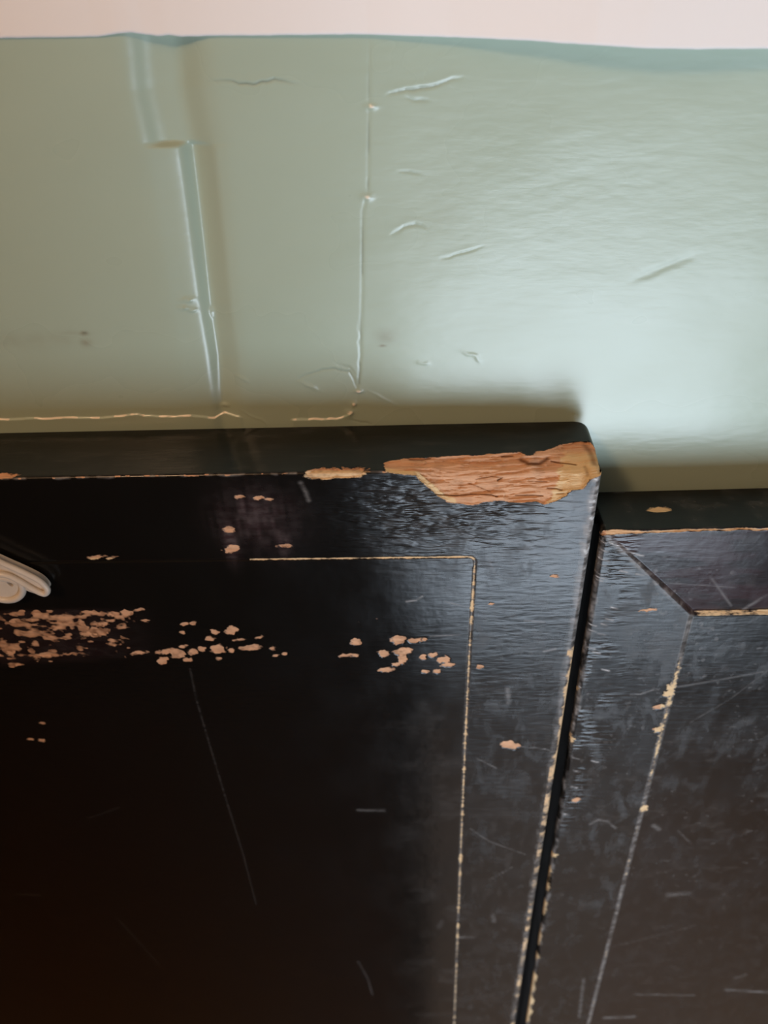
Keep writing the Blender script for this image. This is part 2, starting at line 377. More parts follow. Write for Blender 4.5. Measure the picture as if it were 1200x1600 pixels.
# ------------------------------------------------------------------ black panels
class Panel:
    """front/top shell as one displaced grid, cut into its parts. local x to the right, s = mm-scale run: s<0 over the top, s>0 down the front"""
    def __init__(P, x0, x1, top, front, back, roll, pivot):
        P.x0, P.x1, P.top, P.front, P.back, P.roll, P.pivot = x0, x1, top, front, back, roll, pivot
    def to_local(P, q):
        c, s_ = math.cos(-P.roll), math.sin(-P.roll); dx, dz = q[0] - P.pivot[0], q[2] - P.pivot[1]
        return (P.pivot[0] + c * dx - s_ * dz, P.pivot[1] + s_ * dx + c * dz)
    def fr(P, p):
        x, z = P.to_local(on_y(p, P.front)); return (x * 1000, (P.top - z) * 1000)
    def tp(P, p):
        q = on_z(p, P.top); return (q[0] * 1000, -(q[1] - P.front) * 1000)
    def world(P, V):
        c, s_ = math.cos(P.roll), math.sin(P.roll); dx, dz = V[..., 0] - P.pivot[0], V[..., 2] - P.pivot[1]
        W = V.copy(); W[..., 0] = P.pivot[0] + c * dx - s_ * dz; W[..., 2] = P.pivot[1] + s_ * dx + c * dz
        return W

def ell(X, S, c, rx, rs):
    rx = max(rx, 0.15); rs = max(rs, 0.15)
    return (1 - np.sqrt(((X - c[0]) / rx) ** 2 + ((S - c[1]) / rs) ** 2)) * min(rx, rs)

def build_panel(P, xs, ss, paint, edge_side, label, name):
    X, S = np.meshgrid(xs * 1000, ss * 1000)          # mm
    A = {k: np.zeros(X.shape) for k in ('cream', 'dark', 'scuff_glint', 'wrinkle', 'red', 'haze')}
    A['bare'] = np.full(X.shape, -3.0)
    D = np.zeros(X.shape); part = np.zeros(X.shape, int)
    D, part = paint(P, X, S, A, D, part)
    ra = 1.3
    Y = np.where(S < 0, P.front * 1000 - S, P.front * 1000); Zz = np.where(S < 0, P.top * 1000, P.top * 1000 - S)
    a = np.clip((S + ra) / (2 * ra), 0, 1) * (math.pi / 2); inarc = np.abs(S) < ra
    Y = np.where(inarc, P.front * 1000 + ra - ra * np.sin(a), Y); Zz = np.where(inarc, P.top * 1000 - ra + ra * np.cos(a), Zz)
    an = sstep(-7, 7, S) * (math.pi / 2)
    if hasattr(P, 'cham'):                              # the break is a slanting face between its two outlines
        cx_, sT, sB, ins = P.cham
        kk = np.ones(9) / 9; sT = np.convolve(np.pad(sT, 4, 'edge'), kk, 'valid'); sB = np.convolve(np.pad(sB, 4, 'edge'), kk, 'valid')
        a_, b_ = np.minimum(np.interp(X, cx_, sT), 0), np.maximum(np.interp(X, cx_, sB), 0.01)
        t_ = np.clip((S - a_) / (b_ - a_), 0, 1); w_ = ins * 0.72
        Y = Y * (1 - w_) + w_ * (P.front * 1000 - (1 - t_) * a_); Zz = Zz * (1 - w_) + w_ * (P.top * 1000 - t_ * b_)
        an = np.where(ins, math.pi / 4, an)
    Y = Y + D * np.sin(an); Zz = Zz - D * np.cos(an)
    # rounded long arris on the side that meets the other panel
    re = 2.6
    tt = (X - (P.x1 * 1000 - re)) if edge_side > 0 else ((P.x0 * 1000 + re) - X)
    tt = np.clip(tt, 0, re * 0.999); off = re - np.sqrt(re * re - tt * tt)
    Y = Y + off * (S > -1); Zz = Zz - off * (S <= 3)
    X = X.copy(); rc = 6.5
    if edge_side > 0:
        u_, v_ = np.clip(X - (P.x1 * 1000 - rc), 0, None), np.clip(Y - (P.back * 1000 - rc), 0, None)
        rr_ = np.hypot(u_, v_); k_ = np.where((rr_ > rc) & (S < -2) & (u_ > 0) & (v_ > 0), rc / np.maximum(rr_, 1e-6), 1.0)
        X = np.where(k_ < 1, P.x1 * 1000 - rc + u_ * k_, X); Y = np.where(k_ < 1, P.back * 1000 - rc + v_ * k_, Y)
    V = np.stack([X, Y, Zz], -1)
    # return to the back along that side, and along the other
    colr = V[:, -1:, :].copy(); colr[..., 1] = np.where(S[:, -1:] > -1, np.maximum(colr[..., 1], P.back * 1000 - 7), colr[..., 1]); coll = V[:, :1, :].copy(); coll[..., 1] = np.maximum(coll[..., 1], P.back * 1000)
    cl2 = V[:, :1, :].copy(); cl2[..., 1] += 0.7; cr2 = V[:, -1:, :].copy(); cr2[..., 1] += 0.7
    V = np.concatenate([coll, cl2, V, cr2, colr], 1)
    A = {k: np.concatenate([np.repeat(v[:, :1] * 0 - (3.0 if k == 'bare' else 0), 2, 1), v, np.repeat(v[:, -1:] * 0 - (3.0 if k == 'bare' else 0), 2, 1)], 1) for k, v in A.items()}
    part = np.concatenate([part[:, :1], part[:, :1], part, part[:, -1:], part[:, -1:]], 1)
    V = P.world(V / 1000)
    base = (P.pivot[0], (P.front + P.back) / 2, 0.0)
    root = empty(name, base); tag(root, label[0], label[1])
    Vf = V.reshape(-1, 3) - np.array(base); Fq = grid_faces(*V.shape[:2]); At = {k: v.ravel() for k, v in A.items()}
    pf = part.ravel()[Fq].max(1)
    names = {0: 'top_rail', 1: 'stile', 2: 'center_panel', 3: 'inlay_line', 4: 'splintered_wood', 5: 'stile', 6: 'center_panel'}
    for k, nm in names.items():
        if (pf == k).any():
            v_, f_, a_ = subset(Vf, Fq, pf == k, At)
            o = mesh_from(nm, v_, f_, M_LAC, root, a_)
            if k == 3: o['label'] = 'worn tan inlay line bordering the center panel'
            if k == 4: o['label'] = 'bare splintered wood where the lacquered corner broke away'
    # solid core and back
    x0, x1 = P.x0 + 0.004, P.x1 - 0.004
    B = np.array([(x, y, z) for z in (0.0, P.top - 0.009) for x, y in ((x0, P.front + 0.009), (x1, P.front + 0.009), (x1, P.back), (x0, P.back))])
    B = P.world(B) - np.array(base)
    mesh_from('back_board', B, np.array([(0, 3, 2, 1), (4, 5, 6, 7), (0, 1, 5, 4), (1, 2, 6, 5), (2, 3, 7, 6), (3, 0, 4, 7)]), M_DARKWOOD, root, smooth=False)
    if edge_side > 0:                                   # added dark batten behind the joint, keeps the gap black
        lo_ = np.array((P.x1 - 0.0035, 0.2803, 0.0)) - np.array(base); hi_ = np.array((P.x1 + 0.028, 0.2855, P.top - 0.052)) - np.array(base)
        box_obj('gap_blocker_batten', tuple(lo_), tuple(hi_), M_DARKWOOD, root)
    return root

def seg_scuff_glint(P, X, S, A, pts, w, v, key='scuff_glint', seed=3, patch=None):
    d, sd, pr = poly_dist(X, S, [P.fr(p) for p in pts]); g = v * np.exp(-(d / w) ** 2)
    if patch is not None: g = g * sstep(patch - 0.15, patch + 0.15, vnoise(X / 2.3, S / 2.3, seed))
    A[key] = np.maximum(A[key], g)
def bare_blob(P, X, S, A, D, cx, cy, rx, ry, top=False, depth=0.35):
    f_ = P.tp if top else P.fr
    c = f_((cx, cy)); a = f_((cx + rx, cy)); b = f_((cx, cy + ry))
    if not hasattr(P, 'nz'): P.nz = (fbm(X / 1.7, S / 1.3, 51, 3) - 0.5, 2.6 * (fbm(X / 2.4, S / 1.8, 52, 2) - 0.5), 2.2 * (fbm(X / 2.4, S / 1.8, 53, 2) - 0.5))
    ax_, bs_ = abs(a[0] - c[0]), abs(b[1] - c[1])
    w = (np.abs(X - c[0]) < 2 * ax_ + 3) & (np.abs(S - c[1]) < 2 * bs_ + 3)
    k = min(1.0, 0.25 + 0.3 * bs_); xx, s_ = X[w] + k * P.nz[1][w], S[w] + k * P.nz[2][w]
    e = ell(xx, s_ + 0.12 * (xx - c[0]), c, ax_, bs_) + 1.1 * P.nz[0][w] * min(1.6, 0.5 + bs_ * 0.5)
    A['bare'][w] = np.maximum(A['bare'][w], e); D[w] = np.maximum(D[w], depth * sstep(-0.1, 0.4, e))
    hh = 0.5 * ((cx * 7.31 + cy * 3.17) % 1.0)
    A['dark'][w] = np.maximum(A['dark'][w], np.where((e > -0.6) & (A['cream'][w] < 0.5), hh * (0.5 + 2.0 * np.clip(P.nz[0][w], -0.2, 0.3)), 0))
    return D

def paint_left(P, X, S, A, D, part):
    W = 44.6; XL = P.fr((725, 1200))[0]
    lx = lambda s: XL + 1.4 * np.exp(-np.maximum(s - W, 0) / 60)
    # parts
    part[:] = 0
    mit = (X - (P.x1 * 1000)) + S                      # mitre line at the right corner
    part[(mit > 0) & (S > 0)] = 1
    x_l = P.x0 * 1000 + 50
    part[(X < x_l) & (S > (X - P.x0 * 1000))] = 5
    inner = (S > W) & (X < lx(S)) & (X > x_l)
    part[inner] = 2
    seam = P.fr((340, 1200))[0]
    part[inner & (X < seam)] = 6
    # inlay line: across the top, rounded corner, down the side
    r = 3.0; cxr, csr = lx(W + r) - r, W + r
    dh = np.abs(S - W) + 1e3 * (X > cxr); dv = np.abs(X - lx(S)) + 1e3 * (S < csr)
    dc = np.where((X > cxr) & (S < csr), np.abs(np.hypot(X - cxr, S - csr) - r), 1e3)
    dl = np.minimum(np.minimum(dh, dv), dc)
    part[(dl < 0.75) & (X > x_l)] = 3
    D += 0.45 * np.exp(-(dl / 0.55) ** 2)
    xa = P.fr((390, 877))[0]
    top_on = sstep(xa - 1.5, xa + 1, X) * (X < cxr + 1)
    A['bare'] = np.maximum(A['bare'], np.where(top_on > 0.5, 0.50 - dh * 1.25 + 0.22 * (vnoise(X / 6, S * 0, 5) - 0.5), -3))
    vn = vnoise(X * 0 + 3, S / 3.0, 61); vp = sstep(0.30, 0.62, fbm(X * 0, S / 16, 62, 2))
    A['bare'] = np.maximum(A['bare'], np.where(S > W, np.where(dl < 3, 0.15 + 0.75 * (vn - 0.45) * (0.4 + vp) - np.minimum(dv, dc) * 0.75, -3), -3))
    A['cream'] = np.maximum(A['cream'], np.where(dl < 2, 0.8, 0))
    A['scuff_glint'] = np.maximum(A['scuff_glint'], 0.45 * np.exp(-(np.minimum(dv, dc) / 0.9) ** 2))
    # large broken corner
    up_ = [(600, 723), (632, 717), (680, 714), (745, 711), (800, 707), (815, 706), (822, 712), (832, 712), (838, 706), (858, 702), (868, 698), (880, 694), (905, 690), (921, 690), (936, 700)]
    lo_ = [(947, 741), (934, 745), (922, 750), (913, 762), (905, 765), (893, 766), (884, 776), (868, 784), (850, 788), (836, 784), (805, 785), (780, 782), (760, 784), (742, 789), (722, 788), (700, 784), (685, 776), (672, 764), (655, 750), (650, 742), (620, 740), (602, 737)]
    poly = [P.tp(p) for p in up_]
    poly += [(P.x1 * 1000 + 3, -10), (P.x1 * 1000 + 3, 2)] + [P.fr(p) for p in lo_]
    poly[-1] = (poly[-1][0], max(poly[-1][1], 0.4))
    Xj = X + 0.7 * (fbm(X / 2.2, S / 1.2, 71, 2) - 0.5); Sj = S + 0.7 * (fbm(X / 3.0, S / 1.0, 72, 2) - 0.5)
    box = (X > poly[0][0] - 8)
    d, _, _ = poly_dist(Xj, Sj, poly + [poly[0]]); ins = in_poly(Xj, Sj, poly)
    e = np.where(ins, d, -d)
    A['bare'] = np.maximum(A['bare'], e)
    big = ins & (d > 0.0)
    part[big & (X < P.x1 * 1000 + 1)] = 4
    fib = fbm(X / 9.0 + S * 0.03, S / 1.3 + 0.05 * X, 73, 3); led = vnoise(X / 13, S / 3.1 + 0.04 * X, 74)
    Dc = sstep(0, 1.0, e) * 0.7 + np.clip(e, 0, 7) * 0.30 + sstep(0, 1.5, e) * (1.5 * (fib - 0.5) + 1.3 * (np.floor(led * 4) / 4 - 0.3))
    cols = np.where(ins.any(0))[0]
    sT = np.array([S[ins[:, c], 0].min() for c in cols]); sB = np.array([S[ins[:, c], 0].max() for c in cols])
    P.cham = (X[0, cols], sT, sB, ins)
    D = np.where(ins, np.maximum(sstep(0, 1.2, e) * (0.5 + 2.2 * (fib - 0.5) + 2.0 * (np.floor(led * 5) / 5 - 0.35)), 0.05), D)
    # pale ground left along the lower rim and on the outer corner
    rim = [P.fr(p) for p in [(602, 737), (622, 740), (648, 741), (660, 752), (675, 766), (690, 778), (703, 783)]]
    dr, _, _ = poly_dist(X, S, rim)
    A['cream'] = np.maximum(A['cream'], (1 - sstep(1.8, 2.8, dr + 0.8 * (fib - 0.5))) * ins)
    xc0 = P.fr((884, 740))[0]
    A['cream'] = np.maximum(A['cream'], sstep(-0.6, 0.6, X - xc0 + 3 * (vnoise(X / 3, S / 2, 76) - 0.5) + 0.25 * (S + 5)) * ins * sstep(-14, -9, S))
    D = np.where(ins & (A['cream'] > 0.5), np.minimum(D, 0.15 + 0.5 * fib), D)
    for pts, w, v in (([(682, 772), (712, 773), (740, 770), (768, 772), (778, 775)], 0.28, 1.0), ([(735, 752), (750, 758), (768, 766)], 0.25, 0.6), ([(745, 745), (770, 740), (788, 742)], 0.25, 0.7),
                      ([(780, 746), (786, 743)], 0.4, 0.9), ([(806, 772), (830, 772), (850, 773)], 0.22, 0.9), ([(858, 760), (872, 761), (880, 764)], 0.45, 0.7), ([(872, 770), (882, 770)], 0.4, 0.6),
                      ([(828, 748), (858, 749)], 0.25, 0.7), ([(770, 757), (800, 754), (840, 756)], 0.25, 0.35), ([(705, 762), (725, 764)], 0.25, 0.5)):
        dd, _, _ = poly_dist(X, S, [P.fr(p) for p in pts]); g = v * np.exp(-(dd / w) ** 2) * ins
        A['dark'] = np.maximum(A['dark'], g); D += 0.8 * g
    for pts, w, v in (([(640, 718), (660, 718), (672, 716)], 0.5, 0.7), ([(785, 712), (802, 711)], 0.5, 0.8), ([(816, 716), (828, 722), (845, 721), (858, 714)], 1.1, 0.75), ([(864, 717), (890, 720), (905, 722)], 0.35, 0.9),
                      ([(915, 695), (925, 706), (932, 722)], 1.6, 0.55), ([(918, 725), (925, 738)], 0.8, 0.4)):
        dd, _, _ = poly_dist(X, S, [P.tp(p) for p in pts]); g = v * np.exp(-(dd / w) ** 2) * ins
        A['dark'] = np.maximum(A['dark'], g); D += 0.9 * g
    # smaller chip beside it and at the far left of the edge
    for (cx, cy, rx, ry) in ((505, 737, 26, 9), (535, 735, 36, 8), (490, 738, 12, 8)):
        D = bare_blob(P, X, S, A, D, cx, cy, rx, ry, depth=0.9)
    e2 = np.maximum(ell(X, S, P.fr((505, 741)), 7.5, 2.6), ell(X, S, P.fr((540, 740)), 8.0, 2.2)); A['bare'] = np.maximum(A['bare'], e2 + 0.4 * (fib - 0.5)); A['cream'] = np.maximum(A['cream'], 0.8 * (e2 > -0.5))
    e3 = ell(X, S, P.fr((0, 742)), 6.0, 1.9); A['bare'] = np.maximum(A['bare'], e3); D = np.maximum(D, 0.8 * sstep(0, 0.6, np.maximum(e2, e3)))
    # rubbed front arris
    ar = np.exp(-((S - 0.2 + 0.8 * (vnoise(X / 4, X * 0, 80) - 0.5)) / 0.55) ** 2)
    A['scuff_glint'] = np.maximum(A['scuff_glint'], 0.55 * ar * sstep(0.35, 0.7, vnoise(X / 2.6, X * 0, 81)))
    A['bare'] = np.maximum(A['bare'], np.where(ar > 0.2, 0.9 * ar * sstep(0.55, 0.75, vnoise(X / 2.0, X * 0, 82)) - 0.6, -3))
    # worn band of small flakes across the field
    b0, b1 = P.fr((100, 950))[1], P.fr((100, 1042))[1]
    xs0, xs1, xs2 = P.fr((0, 1000))[0], P.fr((195, 1000))[0], P.fr((245, 1000))[0]
    band = sstep(b0 - 0.5, b0 + 2.5, S) * (1 - sstep(b1 - 7, b1 + 1.5, S + 0.13 * np.maximum(X - xs0, 0) * 0.6))
    thr = np.interp(X, [xs0 - 60, xs0 - 20, xs1, xs2], [0.64, 0.53, 0.57, 0.95])
    nn = 0.7 * fbm(X / 3.4, S / 2.3, 91, 2) + 0.3 * vnoise(X / 14, S / 9, 92)
    A['bare'] = np.maximum(A['bare'], np.where(band > 0.02, (nn - thr - (1 - band) * 0.4) * 7, -3))
    A['dark'] = np.maximum(A['dark'], np.where((nn - thr > -0.1) & (band > 0.1) & (S > 20), 0.35 + 0.4 * vnoise(X / 1.8, S / 1.8, 93) - 2.0 * np.clip(nn - thr - 0.02, 0, 1), 0))
    A['scuff_glint'] = np.maximum(A['scuff_glint'], 0.05 * band * sstep(xs2 + 8, xs1 - 20, X) * fbm(X / 4, S / 3, 94, 2)); A['red'] = np.maximum(A['red'], 0.4 * band * sstep(xs2 + 10, xs1 - 30, X))
    for q in ((50, 968, 14, 3), (128, 978, 8, 9), (147, 988, 22, 7), (158, 975, 14, 4), (197, 959, 9, 6), (175, 960, 8, 4), (217, 953, 8, 2), (228, 970, 6, 2), (216, 1020, 12, 3), (25, 972, 10, 6), (15, 1018, 8, 8), (70, 1023, 22, 4), (22, 1039, 11, 4), (110, 1022, 12, 2),
              (254, 1032, 9, 6), (262, 1018, 14, 4), (278, 1022, 13, 7), (302, 1018, 9, 4), (315, 1014, 6, 4), (341, 1014, 12, 6), (362, 985, 10, 6), (336, 988, 7, 4), (328, 998, 6, 3), (288, 975, 6, 3), (301, 974, 6, 3), (286, 988, 5, 2), (390, 1012, 16, 4), (405, 996, 6, 2), (293, 1031, 7, 3), (285, 1010, 6, 2), (372, 1000, 9, 1.6), (426, 1013, 5, 3), (430, 1024, 5, 2), (444, 1021, 4, 2), (342, 1029, 4, 2), (362, 1017, 5, 3),
              (556, 1003, 8, 5), (540, 1024, 10, 2.2), (556, 1024, 5, 2), (622, 1000, 12, 6), (648, 1001, 11, 4), (662, 999, 5, 2), (600, 1020, 8, 5), (632, 1018, 14, 5), (628, 1028, 6, 9), (618, 1038, 8, 3), (602, 1047, 12, 3), (662, 1026, 6, 4), (676, 1023, 8, 3), (694, 1031, 9, 6), (700, 1039, 10, 3), (682, 1049, 6, 3), (664, 1049, 5, 3),
              (67, 1130, 5, 2), (65, 1157, 5, 3), (48, 1155, 4, 1.5), (150, 871, 14, 2.4), (170, 872, 9, 1.6), (358, 828, 9, 5), (360, 857, 14, 6), (374, 776, 6, 3), (401, 778, 9, 3), (420, 780, 7, 2), (445, 853, 10, 3),
              (792, 1163, 12, 6), (804, 1166, 7, 4), (865, 900, 8, 2.5), (930, 925, 9, 11), (768, 944, 6, 2), (750, 1042, 5, 3)):
        D = bare_blob(P, X, S, A, D, *q, depth=0.22)
    # thin brown rub marks on the rail
    for (cx, cy, rx, ry, v) in ((400, 810, 55, 40, 0.10), (360, 840, 12, 30, 0.18), (440, 840, 14, 26, 0.12), (380, 790, 8, 20, 0.12)):
        c = P.fr((cx, cy)); a = P.fr((cx + rx, cy)); b = P.fr((cx, cy + ry))
        g = np.exp(-(((X - c[0]) / (a[0] - c[0])) ** 2 + ((S - c[1]) / (b[1] - c[1])) ** 2)) * (0.4 + vnoise(X / 1.6, S / 6, 95))
        A['scuff_glint'] = np.maximum(A['scuff_glint'], v * g); A['red'] = np.maximum(A['red'], np.clip(8 * v * g, 0, 1))
    # the rubbed long edge beside the gap
    ex = P.x1 * 1000 - X
    wear = sstep(0.25, 0.6, fbm(X / 3.0, S / 11, 96, 3))
    fade = np.interp(S, [0, 40, 90, 200, 500], [1, 0.95, 0.7, 0.5, 0.5])
    A['scuff_glint'] = np.maximum(A['scuff_glint'], (1 - sstep(2.2, 6.0, ex + 2.0 * (vnoise(X / 1.5, S / 4, 98) - 0.5))) * 0.85 * fade * (0.45 + 0.55 * wear) * (S > 0.5))
    s0, s1 = P.fr((890, 1025))[1], P.fr((868, 1190))[1]
    A['cream'] = np.maximum(A['cream'], np.where((ex < 6) & (S > 40), 0.6, 0))
    A['bare'] = np.maximum(A['bare'], np.where((ex < 3.5), (1.7 - ex) * 0.5 * sstep(s0 - 4, s0 + 4, S) * (1 - sstep(s1 - 10, s1 + 14, S)) + 1.1 * (vnoise(S / 5, S * 0, 97) - 0.55) - 0.15 * (S > s1 + 10), -3) - 2.0 * (S < s0 - 6))
    # vertical seam in the field and hairline scratches
    seg_scuff_glint(P, X, S, A, [(297, 1045), (306, 1090), (322, 1145), (352, 1245), (380, 1335), (400, 1412)], 0.55, 0.085)
    seg_scuff_glint(P, X, S, A, [(186, 1438), (215, 1470), (247, 1505)], 1.0, 0.05)
    for pts, w, v in (([(8, 1402), (28, 1398), (62, 1398)], 0.8, 0.08), ([(140, 1278), (185, 1262)], 0.7, 0.05), ([(560, 1503), (575, 1530), (582, 1555)], 0.9, 0.12), ([(560, 1266), (580, 1266), (600, 1266)], 1.2, 0.25),
                      ([(805, 1166), (850, 1170), (860, 1173)], 0.35, 0.5), ([(735, 1295), (765, 1315), (820, 1335)], 0.6, 0.25), ([(765, 1375), (800, 1355)], 0.7, 0.2), ([(695, 940), (735, 950)], 0.4, 0.35), ([(745, 1185), (775, 1200)], 0.5, 0.3),
                      ([(718, 1465), (740, 1466)], 0.9, 0.4), ([(775, 1493), (790, 1493)], 0.8, 0.25), ([(470, 755), (478, 770), (482, 782)], 0.9, 0.30), ([(793, 1075), (795, 1098)], 1.3, 0.35), ([(672, 994), (720, 992)], 0.35, 0.45), ([(850, 1018), (868, 1014)], 0.6, 0.6),
                      ([(820, 970), (850, 972)], 0.5, 0.4), ([(635, 940), (650, 938), (660, 932)], 0.5, 0.5), ([(762, 870), (775, 900), (800, 905)], 0.8, 0.15), ([(770, 1430), (772, 1440)], 1.6, 0.2), ([(690, 1440), (685, 1450)], 1.6, 0.12)):
        seg_scuff_glint(P, X, S, A, pts, w, v)
    # thin vertical rub marks over the stile, crazed lacquer near the corner
    st = sstep(XL - 2, XL + 3, X) * (S > 2)
    A['scuff_glint'] = np.maximum(A['scuff_glint'], st * 0.05 * sstep(0.50, 0.78, fbm(X / 3.4, S / 10, 99, 3)))
    A['scuff_glint'] = np.maximum(A['scuff_glint'], 0.05 * sstep(0.5, 0.8, fbm(X / 20, S / 16, 100, 4)) * sstep(XL - 60, XL, X))
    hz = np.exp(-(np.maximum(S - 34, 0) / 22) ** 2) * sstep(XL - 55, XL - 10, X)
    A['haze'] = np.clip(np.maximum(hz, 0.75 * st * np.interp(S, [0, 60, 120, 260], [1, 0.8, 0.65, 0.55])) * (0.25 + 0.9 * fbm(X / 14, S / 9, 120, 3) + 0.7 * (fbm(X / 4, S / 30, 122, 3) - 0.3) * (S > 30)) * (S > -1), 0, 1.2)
    A['scuff_glint'] = np.maximum(A['scuff_glint'], 0.10 * hz * (S > 0.5) * (0.3 + vnoise(X / 5, S / 3, 121)))
    c = P.fr((690, 800)); g = np.exp(-(((X - c[0]) / 36) ** 2 + ((S - c[1]) / 20) ** 2))
    A['wrinkle'] = np.clip(0.03 + 1.1 * g * (S > 0) * (0.35 + 0.9 * vnoise(X / 12, S / 5, 110)) + 0.04 * st, 0, 1)
    # dull marks on the top edge
    A['scuff_glint'] = np.maximum(A['scuff_glint'], (S < -2) * 0.035 * sstep(0.5, 0.8, fbm(X / 12, S / 4, 101, 3)))
    return D, part

def paint_right(P, X, S, A, D, part):
    p0 = P.fr((1080, 962)); W = p0[1]; XL0 = p0[0]; x_l = P.x0 * 1000
    pe = P.fr((922, 1590))
    lx = lambda s: XL0 + (pe[0] - XL0) * (s - W) / (pe[1] - W)
    part[:] = 0
    mit = (S / W) - (X - x_l) / (XL0 - x_l)
    part[(mit > 0) & (S > 0)] = 1
    x_r = P.x1 * 1000
    part[(X > x_r - 48) & (S > (x_r - X))] = 5
    inner = (S > W) & (X > lx(S)) & (X < x_r - 48); part[inner] = 2
    D += np.where(inner, 0.7 * sstep(0, 1.2, np.minimum(S - W, X - lx(S))), 0)
    dh = np.abs(S - W) + 1e3 * (X < XL0 - 0.2); dv = np.abs(X - lx(S)) + 1e3 * (S < W - 0.2)
    part[((dh < 0.7) | (dv < 0.9)) & (X < x_r - 48)] = 3
    D += 0.35 * np.exp(-(np.minimum(dh, dv) / 0.5) ** 2)
    A['bare'] = np.maximum(A['bare'], np.where(dh < 2, 0.30 - dh * 0.9 + 0.9 * (vnoise(X / 3.4, S * 0, 205) - 0.52), -3))
    s_a, s_b, s_c = P.fr((1062, 1020))[1], P.fr((1030, 1160))[1], P.fr((1005, 1270))[1]
    on = np.interp(S, [W, s_a, s_a + 15, s_b, s_c, 500], [0.0, 0.3, 0.95, 0.75, 0.15, 0.25])
    nn = fbm(S * 0 + X / 2.5, S / 3.2, 206, 2)
    A['bare'] = np.maximum(A['bare'], np.where(dv < 4, -0.55 + 1.0 * on + 1.1 * (nn - 0.5) - dv * 0.42, -3))
    A['scuff_glint'] = np.maximum(A['scuff_glint'], 0.75 * (1 - sstep(0.8, 2.0, dv)) * (0.35 + 0.65 * nn))
    A['cream'] = np.maximum(A['cream'], np.where(np.minimum(dv, dh) < 4, 0.85, 0))
    # mitre joint
    dm = np.abs(mit) * W / 1.42; on_m = (S > 0.5) & (S < W)
    D += np.where(on_m, 0.0 * np.exp(-(dm / 0.35) ** 2), 0)
    A['scuff_glint'] = np.maximum(A['scuff_glint'], np.where(on_m, 0.55 * np.exp(-((dm - 0.5) / 1.0) ** 2) * (0.45 + 0.55 * sstep(0.3, 0.6, vnoise(X / 3, S / 3, 207))), 0))
    rail = (mit < 0) & (S > 0) & (S < W)
    A['red'] = np.maximum(A['red'], rail * (0.35 + 0.65 * sstep(0.35, 0.65, fbm(X / 14, S / 5, 208, 2))))
    A['red'] = np.maximum(A['red'], 0.10 * sstep(60, 260, S) * (X > XL0))
    D += np.where(rail, 0.050 * S * sstep(0.0, 1.8, dm), 0)
    fade = np.interp(S, [0, 180, 320, 500], [1, 1, 0.5, 0.3])
    # bare front arris along the top
    ar = S - 0.6 - 1.1 * (fbm(X / 7, X * 0, 209, 2) - 0.5); wd = np.interp(X, [x_l, x_l + 6, x_l + 18, x_l + 90], [2.3, 2.2, 0.9, 0.8])
    A['bare'] = np.maximum(A['bare'], np.where(S > -1.5, wd * 0.62 - np.abs(ar) + 0.35 * (vnoise(X / 1.6, S, 210) - 0.5), -3)); A['cream'] = np.maximum(A['cream'], np.where((S < 5) & (X > x_l + 2), 0.5, 0))
    D = np.maximum(D, 0.6 * sstep(0, 0.5, A['bare']) * (S < 6))
    # chip on the top edge, dull marks
    q = P.tp((1030, 797)); e = ell(X + 0.4 * (S - q[1]), S, q, 5.0, 1.9); A['bare'] = np.maximum(A['bare'], e); A['cream'] = np.maximum(A['cream'], (e > -0.5) * 0.9); D = np.maximum(D, 0.35 * sstep(0, 0.4, e))
    for c, rx in (((988, 765), 4.5), ((1165, 761), 4.0), ((965, 769), 3.0)):
        q = P.tp(c); A['scuff_glint'] = np.maximum(A['scuff_glint'], 0.20 * np.exp(-(((X - q[0]) / rx) ** 2 + ((S - q[1]) / 0.8) ** 2)))
    for b in ((1014, 953, 12, 2.5), (1028, 1105, 9, 3), (1046, 1080, 6, 10), (1028, 1140, 8, 4), (900, 1080, 5, 4), (893, 1155, 4, 5), (900, 1250, 7, 3), (1006, 1265, 6, 5), (848, 1385, 3, 12), (845, 1420, 4, 14), (838, 1470, 4, 16), (830, 1535, 4, 14), (822, 1590, 5, 10), (850, 1350, 4, 8)):
        D = bare_blob(P, X, S, A, D, *b, depth=0.2)
    # worn long edge beside the gap
    ex = X - x_l
    A['scuff_glint'] = np.maximum(A['scuff_glint'], (1 - sstep(0.6, 3.2, ex + 2.2 * (vnoise(X / 2, S / 5, 211) - 0.5))) * 0.7 * sstep(0.3, 0.65, fbm(X / 3, S / 9, 212, 3)))
    sa = P.fr((850, 1350))[1]
    A['bare'] = np.maximum(A['bare'], np.where((ex < 4) & (S > sa - 12), 0.35 - ex * 0.35 + 2.6 * (vnoise(S / 11, S * 0, 213) - 0.5), -3)); A['cream'] = np.maximum(A['cream'], np.where((ex < 6) & (S > 12), 0.9, 0))
    # scuffs and rubs
    A['scuff_glint'] = np.maximum(A['scuff_glint'], 0.07 * sstep(0.52, 0.80, fbm(X / 9, S / 8, 214, 4)) * fade * np.where(rail, 0.6, 1.0))
    A['scuff_glint'] = np.maximum(A['scuff_glint'], 0.20 * sstep(0.66, 0.82, fbm(X / 2.6, S / 2.8, 215, 3)) * fade * sstep(0.4, 0.65, fbm(X / 18, S / 24, 216, 2)))
